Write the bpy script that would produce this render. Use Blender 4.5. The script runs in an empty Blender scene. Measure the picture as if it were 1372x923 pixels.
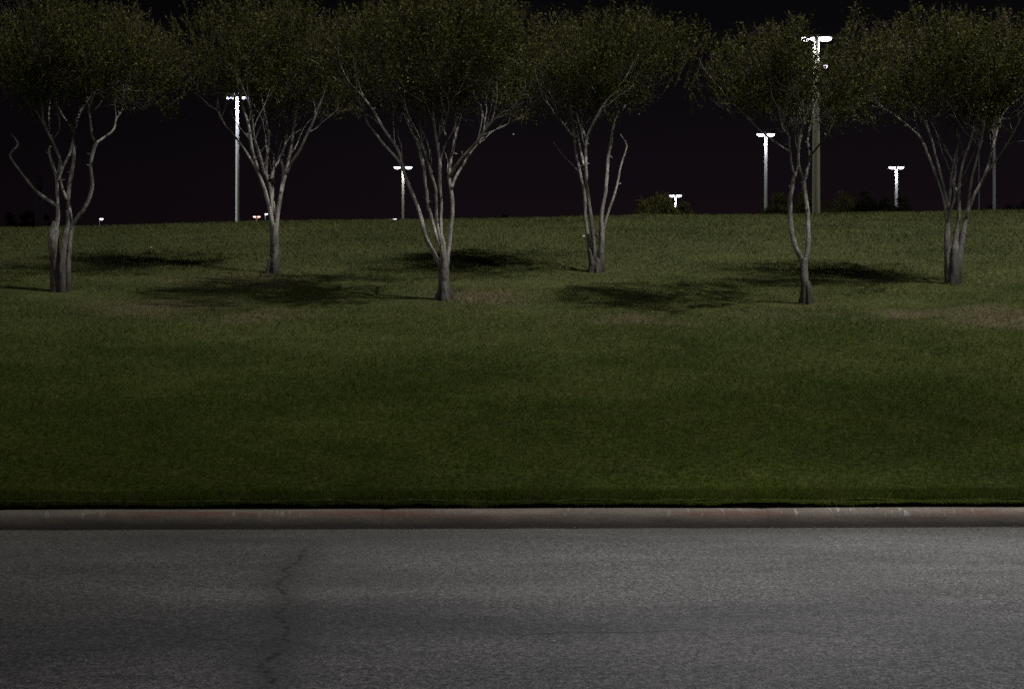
import bpy, math, random
import numpy as np
from mathutils import Vector, Matrix, noise

random.seed(11)
RNG = np.random.default_rng(5)
sc = bpy.context.scene
COL = sc.collection

# ------------------------------------------------------------------ camera model (photo pixels 1372 x 923)
F, CX, HY, CAMZ = 1905.0, 686.0, 436.0, 1.6


def at(px, py, d):
    """World point seen at photo pixel (px, py) standing d metres in front of the lens."""
    return Vector(((px - CX) / F * d, d, CAMZ + (HY - py) / F * d))


# ------------------------------------------------------------------ ground shape
def kerb_y(x):
    return 11.2 + 0.0205 * x


_t = np.linspace(0, 900, 18001)
_s = np.clip((_t - 20.0) / 22.0, 0, 1)
_s = 1 - _s * _s * (3 - 2 * _s)
_base = 0.03 + np.cumsum(_s) * (_t[1] - _t[0])


def _solve():
    lo, hi = 0.1, 0.25
    for _ in range(50):
        m = (lo + hi) / 2
        z = 0.188 + m * (_base - 0.03)
        if ((z - CAMZ) / (_t + 11.4)).max() > 141 / F:
            hi = m
        else:
            lo = m
    return m


_k = _solve()
_prof = 0.188 + _k * (_base - 0.03)


def bump(x, y):
    return (0.10 * noise.noise(Vector((x * 0.13, y * 0.2, 3.1))) + 0.035 * noise.noise(Vector((x * 0.6, y * 0.6, 9.0))))


def ground(x, y):
    t = max(0.0, y - kerb_y(x) - 0.2)
    z = float(np.interp(t, _t, _prof))
    r = min(1.0, max(0.0, (t - 2.0) / 26.0))
    r = r * r * (3 - 2 * r)
    z += 0.0186 * max(-60, min(60, x)) * r
    z += bump(x, y) * min(1.0, t / 4.0) * (1.0 if t < 40 else max(0.0, 1 - (t - 40) / 20))
    return z


def hit(px, py, d0=11.6, d1=44.0):
    """Where the lawn is seen at a photo pixel."""
    d = d0
    while d < d1:
        p = at(px, py, d)
        if p.z <= ground(p.x, p.y):
            return p
        d += 0.02
    return at(px, py, d1)


# ------------------------------------------------------------------ tagging and linking
def tag(o, label=None, cat=None, group=None, kind=None):
    if label:
        o['label'] = label
    if cat:
        o['category'] = cat
    if group:
        o['group'] = group
    if kind:
        o['kind'] = kind
    return o


def empty(name, loc):
    o = bpy.data.objects.new(name, None)
    COL.objects.link(o)
    o.location = loc
    o.empty_display_size = 0.3
    return o


def link(name, me, mat, parent=None):
    o = bpy.data.objects.new(name, me)
    if mat:
        for m in (mat if isinstance(mat, (list, tuple)) else [mat]):
            me.materials.append(m)
    COL.objects.link(o)
    if parent:
        o.parent = parent
    return o


class MB:
    def __init__(self):
        self.v, self.f, self.sm = [], [], []

    def add(self, vs, fs, smooth=False):
        n = len(self.v)
        self.v += [tuple(p) for p in vs]
        self.f += [tuple(n + i for i in q) for q in fs]
        self.sm += [smooth] * len(fs)

    def box(self, c, s, rot=None, bevel=0.0):
        x, y, z = s[0] / 2, s[1] / 2, s[2] / 2
        b = min(bevel, x * .9, y * .9, z * .9)
        if b <= 0:
            vs = [Vector((i * x, j * y, k * z)) for k in (-1, 1) for i, j in ((-1, -1), (1, -1), (1, 1), (-1, 1))]
            fs = [(3, 2, 1, 0), (4, 5, 6, 7), (0, 1, 5, 4), (1, 2, 6, 5), (2, 3, 7, 6), (3, 0, 4, 7)]
        else:
            lay = [(-z, x - b, y - b), (-z + b, x, y), (z - b, x, y), (z, x - b, y - b)]
            vs, fs = [], []
            for zz, xx, yy in lay:
                vs += [Vector((i * xx, j * yy, zz)) for i, j in ((-1, -1), (1, -1), (1, 1), (-1, 1))]
            fs.append((3, 2, 1, 0))
            fs.append((12, 13, 14, 15))
            for l in range(3):
                for i in range(4):
                    fs.append((l * 4 + i, l * 4 + (i + 1) % 4, l * 4 + 4 + (i + 1) % 4, l * 4 + 4 + i))
        if rot is not None:
            vs = [rot @ p for p in vs]
        c = Vector(c)
        self.add([p + c for p in vs], fs)

    def tube(self, pts, rad, n=8, cap=True, rough=0.0, seed=0.0):
        pts = [Vector(p) for p in pts]
        fs, vs = [], []
        T0 = (pts[1] - pts[0]).normalized()
        ref = Vector((0, 1, 0)) if abs(T0.y) < .9 else Vector((1, 0, 0))
        N = T0.cross(ref).normalized()
        for i, p in enumerate(pts):
            T = (pts[min(i + 1, len(pts) - 1)] - pts[max(i - 1, 0)]).normalized()
            N = (N - T * N.dot(T)).normalized()
            B = T.cross(N)
            for k in range(n):
                a = 2 * math.pi * k / n
                r = rad[i]
                dirv = N * math.cos(a) + B * math.sin(a)
                if rough:
                    q = p * 7.0 + dirv * 1.3 + Vector((seed, 0, 0))
                    r *= 1 + rough * (noise.noise(q) + .6 * noise.noise(q * 2.7) + .5 * math.sin(3 * a + seed + 2 * noise.noise(p * 2)))
                vs.append(p + dirv * r)
        for i in range(len(pts) - 1):
            for k in range(n):
                fs.append((i * n + k, i * n + (k + 1) % n, (i + 1) * n + (k + 1) % n, (i + 1) * n + k))
        if cap:
            fs.append(tuple(range(n))[::-1])
            fs.append(tuple((len(pts) - 1) * n + k for k in range(n)))
        self.add(vs, fs, True)

    def mesh(self, name):
        me = bpy.data.meshes.new(name)
        me.from_pydata(self.v, [], self.f)
        me.polygons.foreach_set('use_smooth', self.sm)
        me.update()
        return me

    def build(self, name, mat, parent=None):
        return link(name, self.mesh(name), mat, parent)


def raw_mesh(name, verts, nside, attr=None):
    """verts (n_faces*nside, 3) array -> one face per nside verts; attr = per-face floats stored on points."""
    nv = len(verts)
    nf = nv // nside
    me = bpy.data.meshes.new(name)
    me.vertices.add(nv)
    me.vertices.foreach_set('co', verts.astype(np.float32).ravel())
    me.loops.add(nv)
    me.loops.foreach_set('vertex_index', np.arange(nv, dtype=np.int32))
    me.polygons.add(nf)
    me.polygons.foreach_set('loop_start', (np.arange(nf) * nside).astype(np.int32))
    me.polygons.foreach_set('loop_total', np.full(nf, nside, dtype=np.int32))
    if attr is not None:
        a = me.attributes.new('tint', 'FLOAT', 'POINT')
        a.data.foreach_set('value', np.repeat(attr, nside).astype(np.float32))
    me.update(calc_edges=True)
    me.validate()
    return me


# ------------------------------------------------------------------ materials
class Mat:
    def __init__(self, name):
        self.m = bpy.data.materials.new(name)
        self.m.use_nodes = True
        self.nt = self.m.node_tree
        self.b = self.nt.nodes['Principled BSDF']
        self.out = self.nt.nodes['Material Output']

    def n(self, typ, **kw):
        nd = self.nt.nodes.new(typ)
        for k, v in kw.items():
            if k.startswith('i_'):
                nd.inputs[k[2:].replace('_', ' ')].default_value = v
            else:
                setattr(nd, k, v)
        return nd

    def l(self, a, b):
        self.nt.links.new(a, b)

    def pos(self, scale=(1, 1, 1), off=(0, 0, 0), obj=False):
        if obj:
            g = self.n('ShaderNodeTexCoord').outputs['Object']
        else:
            g = self.n('ShaderNodeNewGeometry').outputs['Position']
        mp = self.n('ShaderNodeMapping')
        mp.inputs['Scale'].default_value = scale
        mp.inputs['Location'].default_value = off
        self.l(g, mp.inputs['Vector'])
        return mp.outputs[0]

    def noise(self, vec, scale, detail=4, rough=.6, dist=0.0):
        nd = self.n('ShaderNodeTexNoise')
        nd.inputs['Scale'].default_value = scale
        nd.inputs['Detail'].default_value = detail
        nd.inputs['Roughness'].default_value = rough
        nd.inputs['Distortion'].default_value = dist
        self.l(vec, nd.inputs['Vector'])
        return nd.outputs['Fac']

    def ramp(self, fac, stops):
        r = self.n('ShaderNodeValToRGB')
        e = r.color_ramp.elements
        while len(e) < len(stops):
            e.new(0.5)
        for el, (p, c) in zip(e, stops):
            el.position = p
            el.color = (*c, 1) if len(c) == 3 else c
        self.l(fac, r.inputs[0])
        return r.outputs[0]

    def fac(self, fac, a, b, lo=0.0, hi=1.0):
        r = self.n('ShaderNodeMapRange')
        r.clamp = True
        for i, v in enumerate((a, b, lo, hi)):
            r.inputs[i + 1].default_value = v
        self.l(fac, r.inputs[0])
        return r.outputs[0]

    def math(self, op, a, b=None, c=None):
        m = self.n('ShaderNodeMath', operation=op)
        for i, v in enumerate((a, b, c)):
            if v is None:
                continue
            if isinstance(v, (int, float)):
                m.inputs[i].default_value = v
            else:
                self.l(v, m.inputs[i])
        return m.outputs[0]

    def mix(self, fac, a, b, mode='MIX'):
        m = self.n('ShaderNodeMix', data_type='RGBA', blend_type=mode)
        if isinstance(fac, (int, float)):
            m.inputs[0].default_value = fac
        else:
            self.l(fac, m.inputs[0])
        for idx, v in ((6, a), (7, b)):
            if isinstance(v, tuple):
                m.inputs[idx].default_value = (*v, 1)
            else:
                self.l(v, m.inputs[idx])
        return m.outputs[2]

    def color(self, c):
        if isinstance(c, tuple):
            self.b.inputs['Base Color'].default_value = (*c, 1)
        else:
            self.l(c, self.b.inputs['Base Color'])

    def bump(self, h, strength, dist):
        b = self.n('ShaderNodeBump')
        b.inputs['Strength'].default_value = strength
        b.inputs['Distance'].default_value = dist
        self.l(h, b.inputs['Height'])
        self.l(b.outputs[0], self.b.inputs['Normal'])

    def set(self, rough=.8, spec=.3, metal=0.0):
        self.b.inputs['Roughness'].default_value = rough
        self.b.inputs['Specular IOR Level'].default_value = spec
        self.b.inputs['Metallic'].default_value = metal
        return self

    def sep(self, vec=None):
        s = self.n('ShaderNodeSeparateXYZ')
        self.l(vec if vec is not None else self.n('ShaderNodeNewGeometry').outputs['Position'], s.inputs[0])
        return s.outputs


def plain(name, c, rough=.6, spec=.3, metal=0.0, var=.25, scale=6):
    M = Mat(name)
    f = M.noise(M.pos(), scale, 5)
    M.color(M.mix(M.fac(f, .3, .7), tuple(x * (1 - var) for x in c), tuple(x * (1 + var) for x in c)))
    M.set(rough, spec, metal)
    return M.m


def mat_asphalt():
    M = Mat('asphalt')
    p = M.pos()
    X, Y, Z = M.sep()
    ky = M.math('SUBTRACT', Y, M.math('MULTIPLY', X, .0205))       # distance measured square to the kerb
    fine = M.noise(p, 95, 3, .7)
    mid = M.noise(p, 30, 5, .75)
    big = M.noise(M.pos((.35, 1.1, 1)), 1.0, 4, .6)
    vor = M.n('ShaderNodeTexVoronoi')
    vor.inputs['Scale'].default_value = 62
    M.l(p, vor.inputs['Vector'])
    stone = M.sep(vor.outputs['Color'])[0]
    base = M.mix(M.fac(stone, .1, .95), (.105, .100, .098), (.205, .196, .190))
    base = M.mix(M.fac(fine, .32, .70), base, (.055, .053, .054), 'MIX') if False else base
    g = M.mix(M.fac(fine, .34, .68), (.25, .25, .25), (1.85, 1.83, 1.80))
    base = M.mix(1.0, base, g, 'MULTIPLY')
    g2 = M.mix(M.fac(mid, .3, .72), (.56, .56, .56), (1.42, 1.41, 1.41))
    base = M.mix(1.0, base, g2, 'MULTIPLY')
    g3 = M.mix(M.fac(big, .32, .68), (.68, .69, .69), (1.22, 1.21, 1.20))
    base = M.mix(1.0, base, g3, 'MULTIPLY')
    # dirt washed along the kerb, worn wheel tracks
    wob = M.math('MULTIPLY', M.math('SUBTRACT', M.noise(M.pos((.5, .5, 1), (4, 1, 0)), 1.3, 3), .5), .8)
    k2 = M.math('ADD', ky, wob)
    base = M.mix(M.fac(k2, 10.15, 11.1, 0, .50), base, (.062, .066, .052))
    dark = M.math('MULTIPLY', M.fac(k2, 6.7, 7.4), M.fac(k2, 7.5, 8.4, 1, 0))
    base = M.mix(M.math('MULTIPLY', dark, .30), base, (.062, .059, .064))
    # longitudinal joint crack (interrupted) and a wandering cross crack
    w1 = M.math('MULTIPLY', M.math('SUBTRACT', M.noise(M.pos((1, .2, 1)), 1.1, 6, .62), .5), .42)
    w1b = M.math('MULTIPLY', M.math('SUBTRACT', M.noise(p, 16, 3, .6), .5), .05)
    d1 = M.math('ABSOLUTE', M.math('ADD', M.math('ADD', M.math('SUBTRACT', ky, 7.36), w1), w1b))
    on1 = M.fac(M.noise(M.pos((1, .1, 1), (2.3, 0, 0)), .55, 2), .46, .56)
    c1 = M.math('MULTIPLY', M.fac(d1, .004, .016, .95, 0), M.math('MULTIPLY', on1, M.fac(mid, .36, .56)))
    ax = M.math('ADD', M.math('MULTIPLY', M.math('SUBTRACT', Y, 10.9), -.112), -1.62)
    w2 = M.math('MULTIPLY', M.math('SUBTRACT', M.noise(M.pos((.4, 1, 1), (0, 7, 0)), 1.0, 4, .5), .5), .55)
    w2b = M.math('MULTIPLY', M.math('SUBTRACT', M.noise(p, 13, 3, .6), .5), .05)
    d2 = M.math('ABSOLUTE', M.math('ADD', M.math('SUBTRACT', X, ax), M.math('ADD', w2, w2b)))
    c2 = M.math('MULTIPLY', M.fac(d2, .001, .026, .72, 0), M.math('MULTIPLY', M.fac(Y, 10.6, 9.9), M.fac(M.noise(p, 9, 3), .44, .56)))
    halo = M.math('MULTIPLY', M.fac(d2, .01, .24, .50, 0), M.fac(Y, 10.9, 9.6))
    base = M.mix(halo, base, (.058, .056, .053))
    base = M.mix(M.math('MAXIMUM', c1, c2), base, (.016, .015, .014))
    # a finer branch leaving the cross crack towards the joint
    w3 = M.math('MULTIPLY', M.math('SUBTRACT', M.noise(p, 3.2, 5, .65), .5), .35)
    d3 = M.math('ABSOLUTE', M.math('ADD', M.math('SUBTRACT', Y, M.math('ADD', M.math('MULTIPLY', X, -.55), 6.55)), w3))
    on3 = M.math('MULTIPLY', M.fac(X, -2.6, -2.3), M.fac(X, -1.1, -.9, 1, 0))
    base = M.mix(M.math('MULTIPLY', M.fac(d3, .001, .014, .8, 0), M.math('MULTIPLY', on3, M.fac(mid, .40, .54))), base, (.018, .017, .016))
    M.color(base)
    h = M.math('ADD', M.math('MULTIPLY', fine, .6), M.math('MULTIPLY', stone, .5))
    M.bump(h, .55, .006)
    M.set(.82, .28)
    return M.m


def mat_kerb():
    M = Mat('kerb_concrete')
    p = M.pos()
    X, Y, Z = M.sep()
    big = M.noise(M.pos((.8, 2, 3)), 1.6, 6, .65)
    fine = M.noise(p, 55, 4, .7)
    base = M.mix(M.fac(big, .3, .7), (.140, .115, .092), (.255, .218, .178))
    base = M.mix(1.0, base, M.mix(M.fac(fine, .3, .7), (.72, .72, .72), (1.2, 1.2, 1.2)), 'MULTIPLY')
    # rust streaks running along the gutter line, darker towards the foot, tyre scuffs on the nose
    rust = M.math('MULTIPLY', M.fac(M.noise(M.pos((.55, 1, 6), (3.4, 0, 0)), 1.5, 4), .47, .62), M.math('MULTIPLY', M.fac(Z, .05, .11), M.fac(Z, .128, .138, 1, 0)))
    base = M.mix(M.math('MULTIPLY', rust, .75), base, (.150, .066, .040))
    foot_dark = M.math('ADD', Z, M.math('MULTIPLY', M.math('SUBTRACT', M.noise(M.pos((1.2, 1, 4)), 1.7, 4), .5), .09))
    base = M.mix(M.fac(foot_dark, .035, .125, .86, 0), base, (.042, .037, .033))
    sc1 = M.noise(M.pos((26, 4, 7)), 1.0, 2)
    scr = M.math('MULTIPLY', M.fac(sc1, .58, .66), M.math('MULTIPLY', M.fac(Z, .085, .11), M.fac(M.noise(M.pos((.5, 1, 1), (.6, 0, 0)), 1.0, 2), .48, .58)))
    base = M.mix(M.math('MULTIPLY', scr, .5), base, (.48, .46, .43))
    jx = M.math('ABSOLUTE', M.math('SUBTRACT', M.math('FRACT', M.math('ADD', M.math('DIVIDE', M.math('ADD', X, 1.02), 3.05), .5)), .5))
    base = M.mix(M.math('MULTIPLY', M.fac(jx, .0012, .004, .45, 0), M.fac(fine, .35, .6, .1, 1)), base, (.03, .027, .024))
    M.color(base)
    M.bump(M.math('ADD', fine, M.math('MULTIPLY', big, 1.5)), .6, .008)
    M.set(.85, .25)
    return M.m


def bare_mask(M):
    """Thin, dry turf with bare earth round the tree row (worn patches that stay put)."""
    X, Y, Z = M.sep()
    n1 = M.noise(M.pos((.55, .75, .3)), .9, 5, .62)
    n2 = M.noise(M.pos((.5, .5, .3), (9, 4, 0)), .32, 3)
    band = M.math('MULTIPLY', M.fac(Y, 20.0, 22.2), M.fac(Y, 25.5, 28.0, 1, 0))
    a = M.math('ADD', M.math('MULTIPLY', n1, .62), M.math('MULTIPLY', n2, .38))
    out = M.math('MULTIPLY', M.fac(a, .53, .68, 0, .8), band)
    pos = M.n('ShaderNodeNewGeometry').outputs['Position']
    for (px, py, rad) in ((1340, 428, 1.15), (1205, 424, .8), (650, 398, 1.3), (215, 412, 1.5), (335, 424, 1.1), (840, 428, .8)):
        c = hit(px, py)
        dn = M.n('ShaderNodeVectorMath', operation='DISTANCE')
        M.l(pos, dn.inputs[0])
        dn.inputs[1].default_value = c
        blob = M.fac(M.math('ADD', dn.outputs['Value'], M.math('MULTIPLY', M.math('SUBTRACT', n1, .5), 3.2)), rad * .2, rad, .95, 0)
        out = M.math('MAXIMUM', out, blob)
    return out


def turf_color(M, tint):
    X, Y, Z = M.sep()
    n1 = M.noise(M.pos((.7, .9, .3)), .55, 5, .6)
    n2 = M.noise(M.pos((1, 1, .3), (5, 0, 0)), 2.6, 4, .6)
    lush_dim = M.mix(tint, (.026, .045, .005), (.080, .112, .018))
    dry = M.mix(tint, (.070, .084, .034), (.192, .204, .092))
    up = M.fac(M.math('ADD', Y, M.math('MULTIPLY', M.math('SUBTRACT', n1, .5), 14)), 15, 29)
    c = M.mix(M.math('MULTIPLY', up, .80), lush_dim, dry)  # greener low, drier high; the dimmer light near the kerb also painted in
    c = M.mix(M.fac(n2, .40, .72, 0, .35), c, M.mix(tint, (.080, .075, .022), (.150, .135, .050)))
    c = M.mix(1.0, c, M.mix(M.fac(n1, .32, .66), (.74, .78, .80), (1.16, 1.12, 1.05)), 'MULTIPLY')
    straw = M.mix(tint, (.085, .072, .040), (.25, .205, .125))
    return M.mix(M.math('MULTIPLY', bare_mask(M), .85), c, straw)


def mat_soil():
    M = Mat('turf_ground')
    f = M.noise(M.pos((1, 1, .6)), 17, 4, .75)
    c = turf_color(M, M.fac(f, .32, .70))
    c = M.mix(1.0, c, M.mix(M.fac(f, .3, .7), (.45, .45, .45), (.92, .92, .92)), 'MULTIPLY')
    M.color(c)
    M.bump(f, .7, .05)
    M.set(.95, .08)
    return M.m


def mat_blades():
    M = Mat('grass_blade')
    at_ = M.n('ShaderNodeAttribute', attribute_name='tint').outputs['Fac']
    c = turf_color(M, at_)
    d = M.n('ShaderNodeBsdfDiffuse')
    t = M.n('ShaderNodeBsdfTranslucent')
    M.l(c, d.inputs[0])
    M.l(c, t.inputs[0])
    mx = M.n('ShaderNodeMixShader')
    mx.inputs[0].default_value = .30
    M.l(d.outputs[0], mx.inputs[1])
    M.l(t.outputs[0], mx.inputs[2])
    M.l(mx.outputs[0], M.out.inputs[0])
    return M.m


def mat_leaf(name, a, b, odd, odd_at=.965):
    M = Mat(name)
    at_ = M.n('ShaderNodeAttribute', attribute_name='tint').outputs['Fac']
    clump = M.noise(M.pos(), 1.7, 3)
    c = M.mix(at_, a, b)
    c = M.mix(1.0, c, M.mix(M.fac(clump, .35, .65), (.80, .78, .85), (1.18, 1.16, .95)), 'MULTIPLY')
    c = M.mix(M.fac(at_, odd_at, odd_at + .004), c, odd)
    M.color(c)
    M.set(.55, .14)
    t = M.n('ShaderNodeBsdfTranslucent')
    M.l(c, t.inputs[0])
    mx = M.n('ShaderNodeMixShader')
    mx.inputs[0].default_value = .25
    M.l(M.b.outputs[0], mx.inputs[1])
    M.l(t.outputs[0], mx.inputs[2])
    M.l(mx.outputs[0], M.out.inputs[0])
    return M.m


def mat_bark(name, k, rough_base):
    M = Mat(name)
    p = M.pos()
    st = M.noise(M.pos((1, 1, .22)), 26, 5, .65, .4)
    patch = M.noise(M.pos((1, 1, .45)), 5.5, 4, .6)
    c = M.mix(M.fac(patch, .36, .62), tuple(k * x for x in (.17, .15, .135)), tuple(k * x for x in (.50, .475, .45)))
    c = M.mix(1.0, c, M.mix(M.fac(st, .33, .64), (.58, .56, .54), (1.12, 1.1, 1.08)), 'MULTIPLY')
    # old dark bark still flaking off round the foot of the tree (height above the foot)
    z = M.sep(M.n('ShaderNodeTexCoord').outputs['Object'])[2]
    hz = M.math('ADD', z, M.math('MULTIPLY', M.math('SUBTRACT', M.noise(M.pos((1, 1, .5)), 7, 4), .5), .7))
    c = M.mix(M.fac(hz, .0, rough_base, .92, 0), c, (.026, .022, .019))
    knot = M.noise(M.pos((1, 1, .6), (3, 0, 0)), 11, 3, .5)
    c = M.mix(M.fac(knot, .60, .68, 0, .7), c, (.075, .062, .052))
    M.color(c)
    M.bump(M.math('ADD', st, M.noise(p, 60, 3)), .8, .025)
    M.set(.75, .25)
    return M.m


def mat_lamp(name, col, strength):
    M = Mat(name)
    e = M.n('ShaderNodeEmission')
    e.inputs[0].default_value = (*col, 1)
    e.inputs[1].default_value = strength
    M.l(e.outputs[0], M.out.inputs[0])
    return M.m


ASPHALT, KERB, SOIL, BLADE = mat_asphalt(), mat_kerb(), mat_soil(), mat_blades()
TRENCH_SHADE = plain('edging_soil_shade', (.034, .028, .018), .95, .05, var=.5, scale=30)
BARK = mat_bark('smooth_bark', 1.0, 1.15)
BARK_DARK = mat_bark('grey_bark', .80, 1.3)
LEAF = mat_leaf('myrtle_leaf', (.021, .026, .004), (.118, .120, .026), (.17, .03, .045), .990)
TWIG = plain('twig_bark', (.085, .070, .050), .8, .2, var=.4, scale=20)
SEED = plain('seed_panicle', (.10, .075, .045), .8, .2, var=.4, scale=20)
BUSH = mat_leaf('bush_leaf', (.055, .062, .020), (.190, .180, .065), (.14, .12, .04), .99)
DARKLEAF = mat_leaf('far_leaf', (.018, .024, .012), (.050, .055, .024), (.06, .05, .02), .99)
POLE_PALE = plain('painted_pole', (.66, .65, .62), .5, .4, var=.08)
POLE_CONC = plain('concrete_pole', (.50, .49, .36), .85, .2, var=.15)
POLE_STEEL = plain('galvanised_pole', (.30, .29, .31), .5, .4, var=.12)
HEAD = plain('lamp_housing', (.18, .18, .19), .5, .4)
LAMP = mat_lamp('lamp_glass', (.80, .79, 1.0), 9)
LAMP_NEAR = mat_lamp('near_lamp_glass', (.84, .82, 1.0), 16)
LAMP_FAR = mat_lamp('far_lamp_glass', (.90, .87, 1.0), 5)
LAMP_SIDE = mat_lamp('floodlight_glass', (.84, .62, 1.0), 6)
LAMP_RED = mat_lamp('rosy_lamp_glass', (1.0, .50, .42), 3.2)
LAMP_FLOOD = mat_lamp('array_glass', (.62, .62, 1.0), 9)

# ------------------------------------------------------------------ setting: road, kerb, lawn, far ground
XS = np.concatenate([np.linspace(-220, -24, 26), np.linspace(-22, 22, 300), np.linspace(24, 220, 26)])


def grid(name, xs, rows, fn, mat, smooth=True):
    m = MB()
    nx = len(xs)
    for r in rows:
        for x in xs:
            m.v.append(tuple(fn(x, r)))
    for j in range(len(rows) - 1):
        for i in range(nx - 1):
            m.f.append((j * nx + i, j * nx + i + 1, (j + 1) * nx + i + 1, (j + 1) * nx + i))
            m.sm.append(smooth)
    return m.build(name, mat)


def road_z(x, t):
    return .012 * noise.noise(Vector((x * .7, t * .5, 0))) + .01 * min(1, (10.9 - t) / 5 if t < 10.9 else 0)


rr = list(np.linspace(-11.2, 5.0, 30)) + list(np.linspace(5.3, 11.22, 34))
o = grid('road', XS, rr, lambda x, t: (x, t + .0205 * x, road_z(x, t) if t < 11.1 else 0.004 * noise.noise(Vector((x * 3, 0, 0)))), ASPHALT)
tag(o, 'grey worn asphalt road with dark cracks along the front', kind='structure')

# kerb: cross-section swept along the road edge
sec = [(0.0, -.12), (0.0, -.01), (.004, .035), (.012, .075), (.020, .100), (.034, .122), (.055, .136), (.085, .142), (.165, .139), (.170, .132), (.170, -.12)]
kx = np.concatenate([np.linspace(-220, -16, 40), np.arange(-15.9, 15.95, .1), np.linspace(16, 220, 40)])


def kerb_pt(x, i):
    t, z = sec[int(i)]
    joint = abs(((x + 1.02) / 3.05) - round((x + 1.02) / 3.05)) * 3.05
    dip = .010 * max(0.0, 1 - joint / .06)
    w = .006 * noise.noise(Vector((x * 1.3, 5, 0))) + .004 * noise.noise(Vector((x * 6, 2, i * .7)))
    zz = z + (.004 * noise.noise(Vector((x * .8, 1, 0))) - dip if z > .05 else 0)
    return (x, kerb_y(x) + t + w + (dip if t < .05 else 0), zz)


o = grid('kerb', kx, list(range(len(sec))), kerb_pt, KERB)
tag(o, 'worn concrete kerb between the road and the lawn', kind='structure')

# lawn terrain
ts = np.concatenate([np.linspace(0, 1.2, 7), np.linspace(1.5, 34, 110), np.linspace(35, 60, 26), [70, 85, 110, 150, 220, 330, 500, 800]])


def edge_w(x):
    return .018 * noise.noise(Vector((x * 3.1, 0, 3))) + .014 * noise.noise(Vector((x * 11, 4, 3)))


def edge_z(x):
    return .016 * noise.noise(Vector((x * 2.3, 6, 3))) + .010 * noise.noise(Vector((x * 9, 1, 3)))


def lawn_pt(x, t):
    y = kerb_y(x) + .2 + t + (edge_w(x) if t < .01 else 0)
    return (x, y, ground(x, y) + (edge_z(x) if t < .3 else 0))


o = grid('lawn', XS, ts, lawn_pt, SOIL)
tag(o, 'grassy bank rising from the kerb to a crest', kind='structure')

# cut edge of the turf: a narrow soil trench, its colour darkened to stand for shade
tr = [(-.038, .04), (-.025, .05), (.004, .055), (.034, .100), (.030, .165), (.004, .188)]


def trench_pt(x, i):
    t, z = tr[int(i)]
    return (x, kerb_y(x) + .2 + t + edge_w(x) * (1 if i > 2 else 0), z - (.003 - edge_z(x) if i == 5 else 0))


o = grid('lawn_edging', kx, list(range(len(tr))), trench_pt, TRENCH_SHADE)
tag(o, 'cut soil edge of the lawn behind the kerb, shade painted into its dark colour', kind='structure')

# ------------------------------------------------------------------ grass blades
NB = 430000
u = RNG.random(NB)
d = 11.42 * (47.0 / 11.42) ** (u ** 1.0)
x = (RNG.random(NB) * 2 - 1) * (.372 * d + 2.0)
# extra fringe along the cut edge
NE = 46000
xe = (RNG.random(NE) * 2 - 1) * 7.5
x = np.concatenate([x, xe])
d = np.concatenate([d, 11.425 + .0205 * xe + RNG.random(NE) ** 1.3 * .25])
ky = 11.2 + .0205 * x
keep = d > ky + .2
x, d = x[keep], d[keep]
n = len(x)
zz = np.array([ground(a, b) for a, b in zip(x.tolist(), d.tolist())])
clump = np.array([noise.noise(Vector((a * 2.1, b * 2.1, 0))) for a, b in zip(x.tolist(), d.tolist())])
worn = np.array([noise.noise(Vector((a * .5, b * .7, 7.7))) for a, b in zip(x.tolist(), d.tolist())])
band = np.clip((d - 20) / 2, 0, 1) * np.clip((28 - d) / 3, 0, 1)
thin = np.clip((worn + .05) * 3, 0, 1) * band
hgt = (.026 + .026 * RNG.random(n)) * (d / 12.0) ** .35 * (1 + .75 * clump) * (1 - .6 * thin)
wid = .0050 * (d / 12.0) ** 1.15 * (.7 + .6 * RNG.random(n))
ang = RNG.random(n) * math.tau
ca, sa = np.cos(ang), np.sin(ang)
lean = hgt * (.35 + 1.3 * RNG.random(n))
la = RNG.random(n) * math.tau
edge = np.zeros(n, bool)
la = np.where(edge & (RNG.random(n) < .75), -math.pi / 2 + RNG.normal(0, .7, n), la)
sag = np.where(edge & (RNG.random(n) < .8), (.060 + .05 * worn) * RNG.random(n) ** .7, 0.0)
lx, ly = np.cos(la) * lean, np.sin(la) * lean
V = np.zeros((n, 3, 3))
V[:, 0] = np.stack([x - ca * wid / 2, d - sa * wid / 2, zz - .006], 1)
V[:, 1] = np.stack([x + ca * wid / 2, d + sa * wid / 2, zz - .006], 1)
V[:, 2] = np.stack([x + lx, d + ly, zz + hgt * np.where(sag > 0, .6, 1.0) - sag], 1)
tint = np.clip(RNG.normal(.5, .24, n) + .42 * clump, 0, 1)
# blades hanging over the cut edge, in uneven tufts
nh = 15000
hx = (RNG.random(nh) * 2 - 1) * 7.5
tuft = np.array([.5 + .7 * noise.noise(Vector((a * 1.7, 8, 0))) + .5 * noise.noise(Vector((a * 6, 3, 0))) for a in hx.tolist()])
hy = 11.4 + .0205 * hx + np.array([edge_w(a) for a in hx.tolist()]) + .012 * RNG.random(nh)
drop = np.clip(tuft, .12, 1.2) * .045 * RNG.random(nh) ** .8 + .004
hw = .003 + .003 * RNG.random(nh)
H3 = np.zeros((nh, 3, 3))
H3[:, 0] = np.stack([hx - hw, hy, np.full(nh, .186)], 1)
H3[:, 1] = np.stack([hx + hw, hy, np.full(nh, .194)], 1)
H3[:, 2] = np.stack([hx + RNG.normal(0, .012, nh), hy - .022 - .03 * RNG.random(nh), .19 - drop], 1)
V = np.concatenate([V, H3])
tint = np.concatenate([tint, np.clip(RNG.normal(.6, .25, nh), 0, 1)])
o = link('lawn_grass', raw_mesh('lawn_grass', V.reshape(-1, 3), 3, tint), BLADE)
tag(o, 'short mown green grass growing all over the bank', 'grass', kind='stuff')


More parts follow.
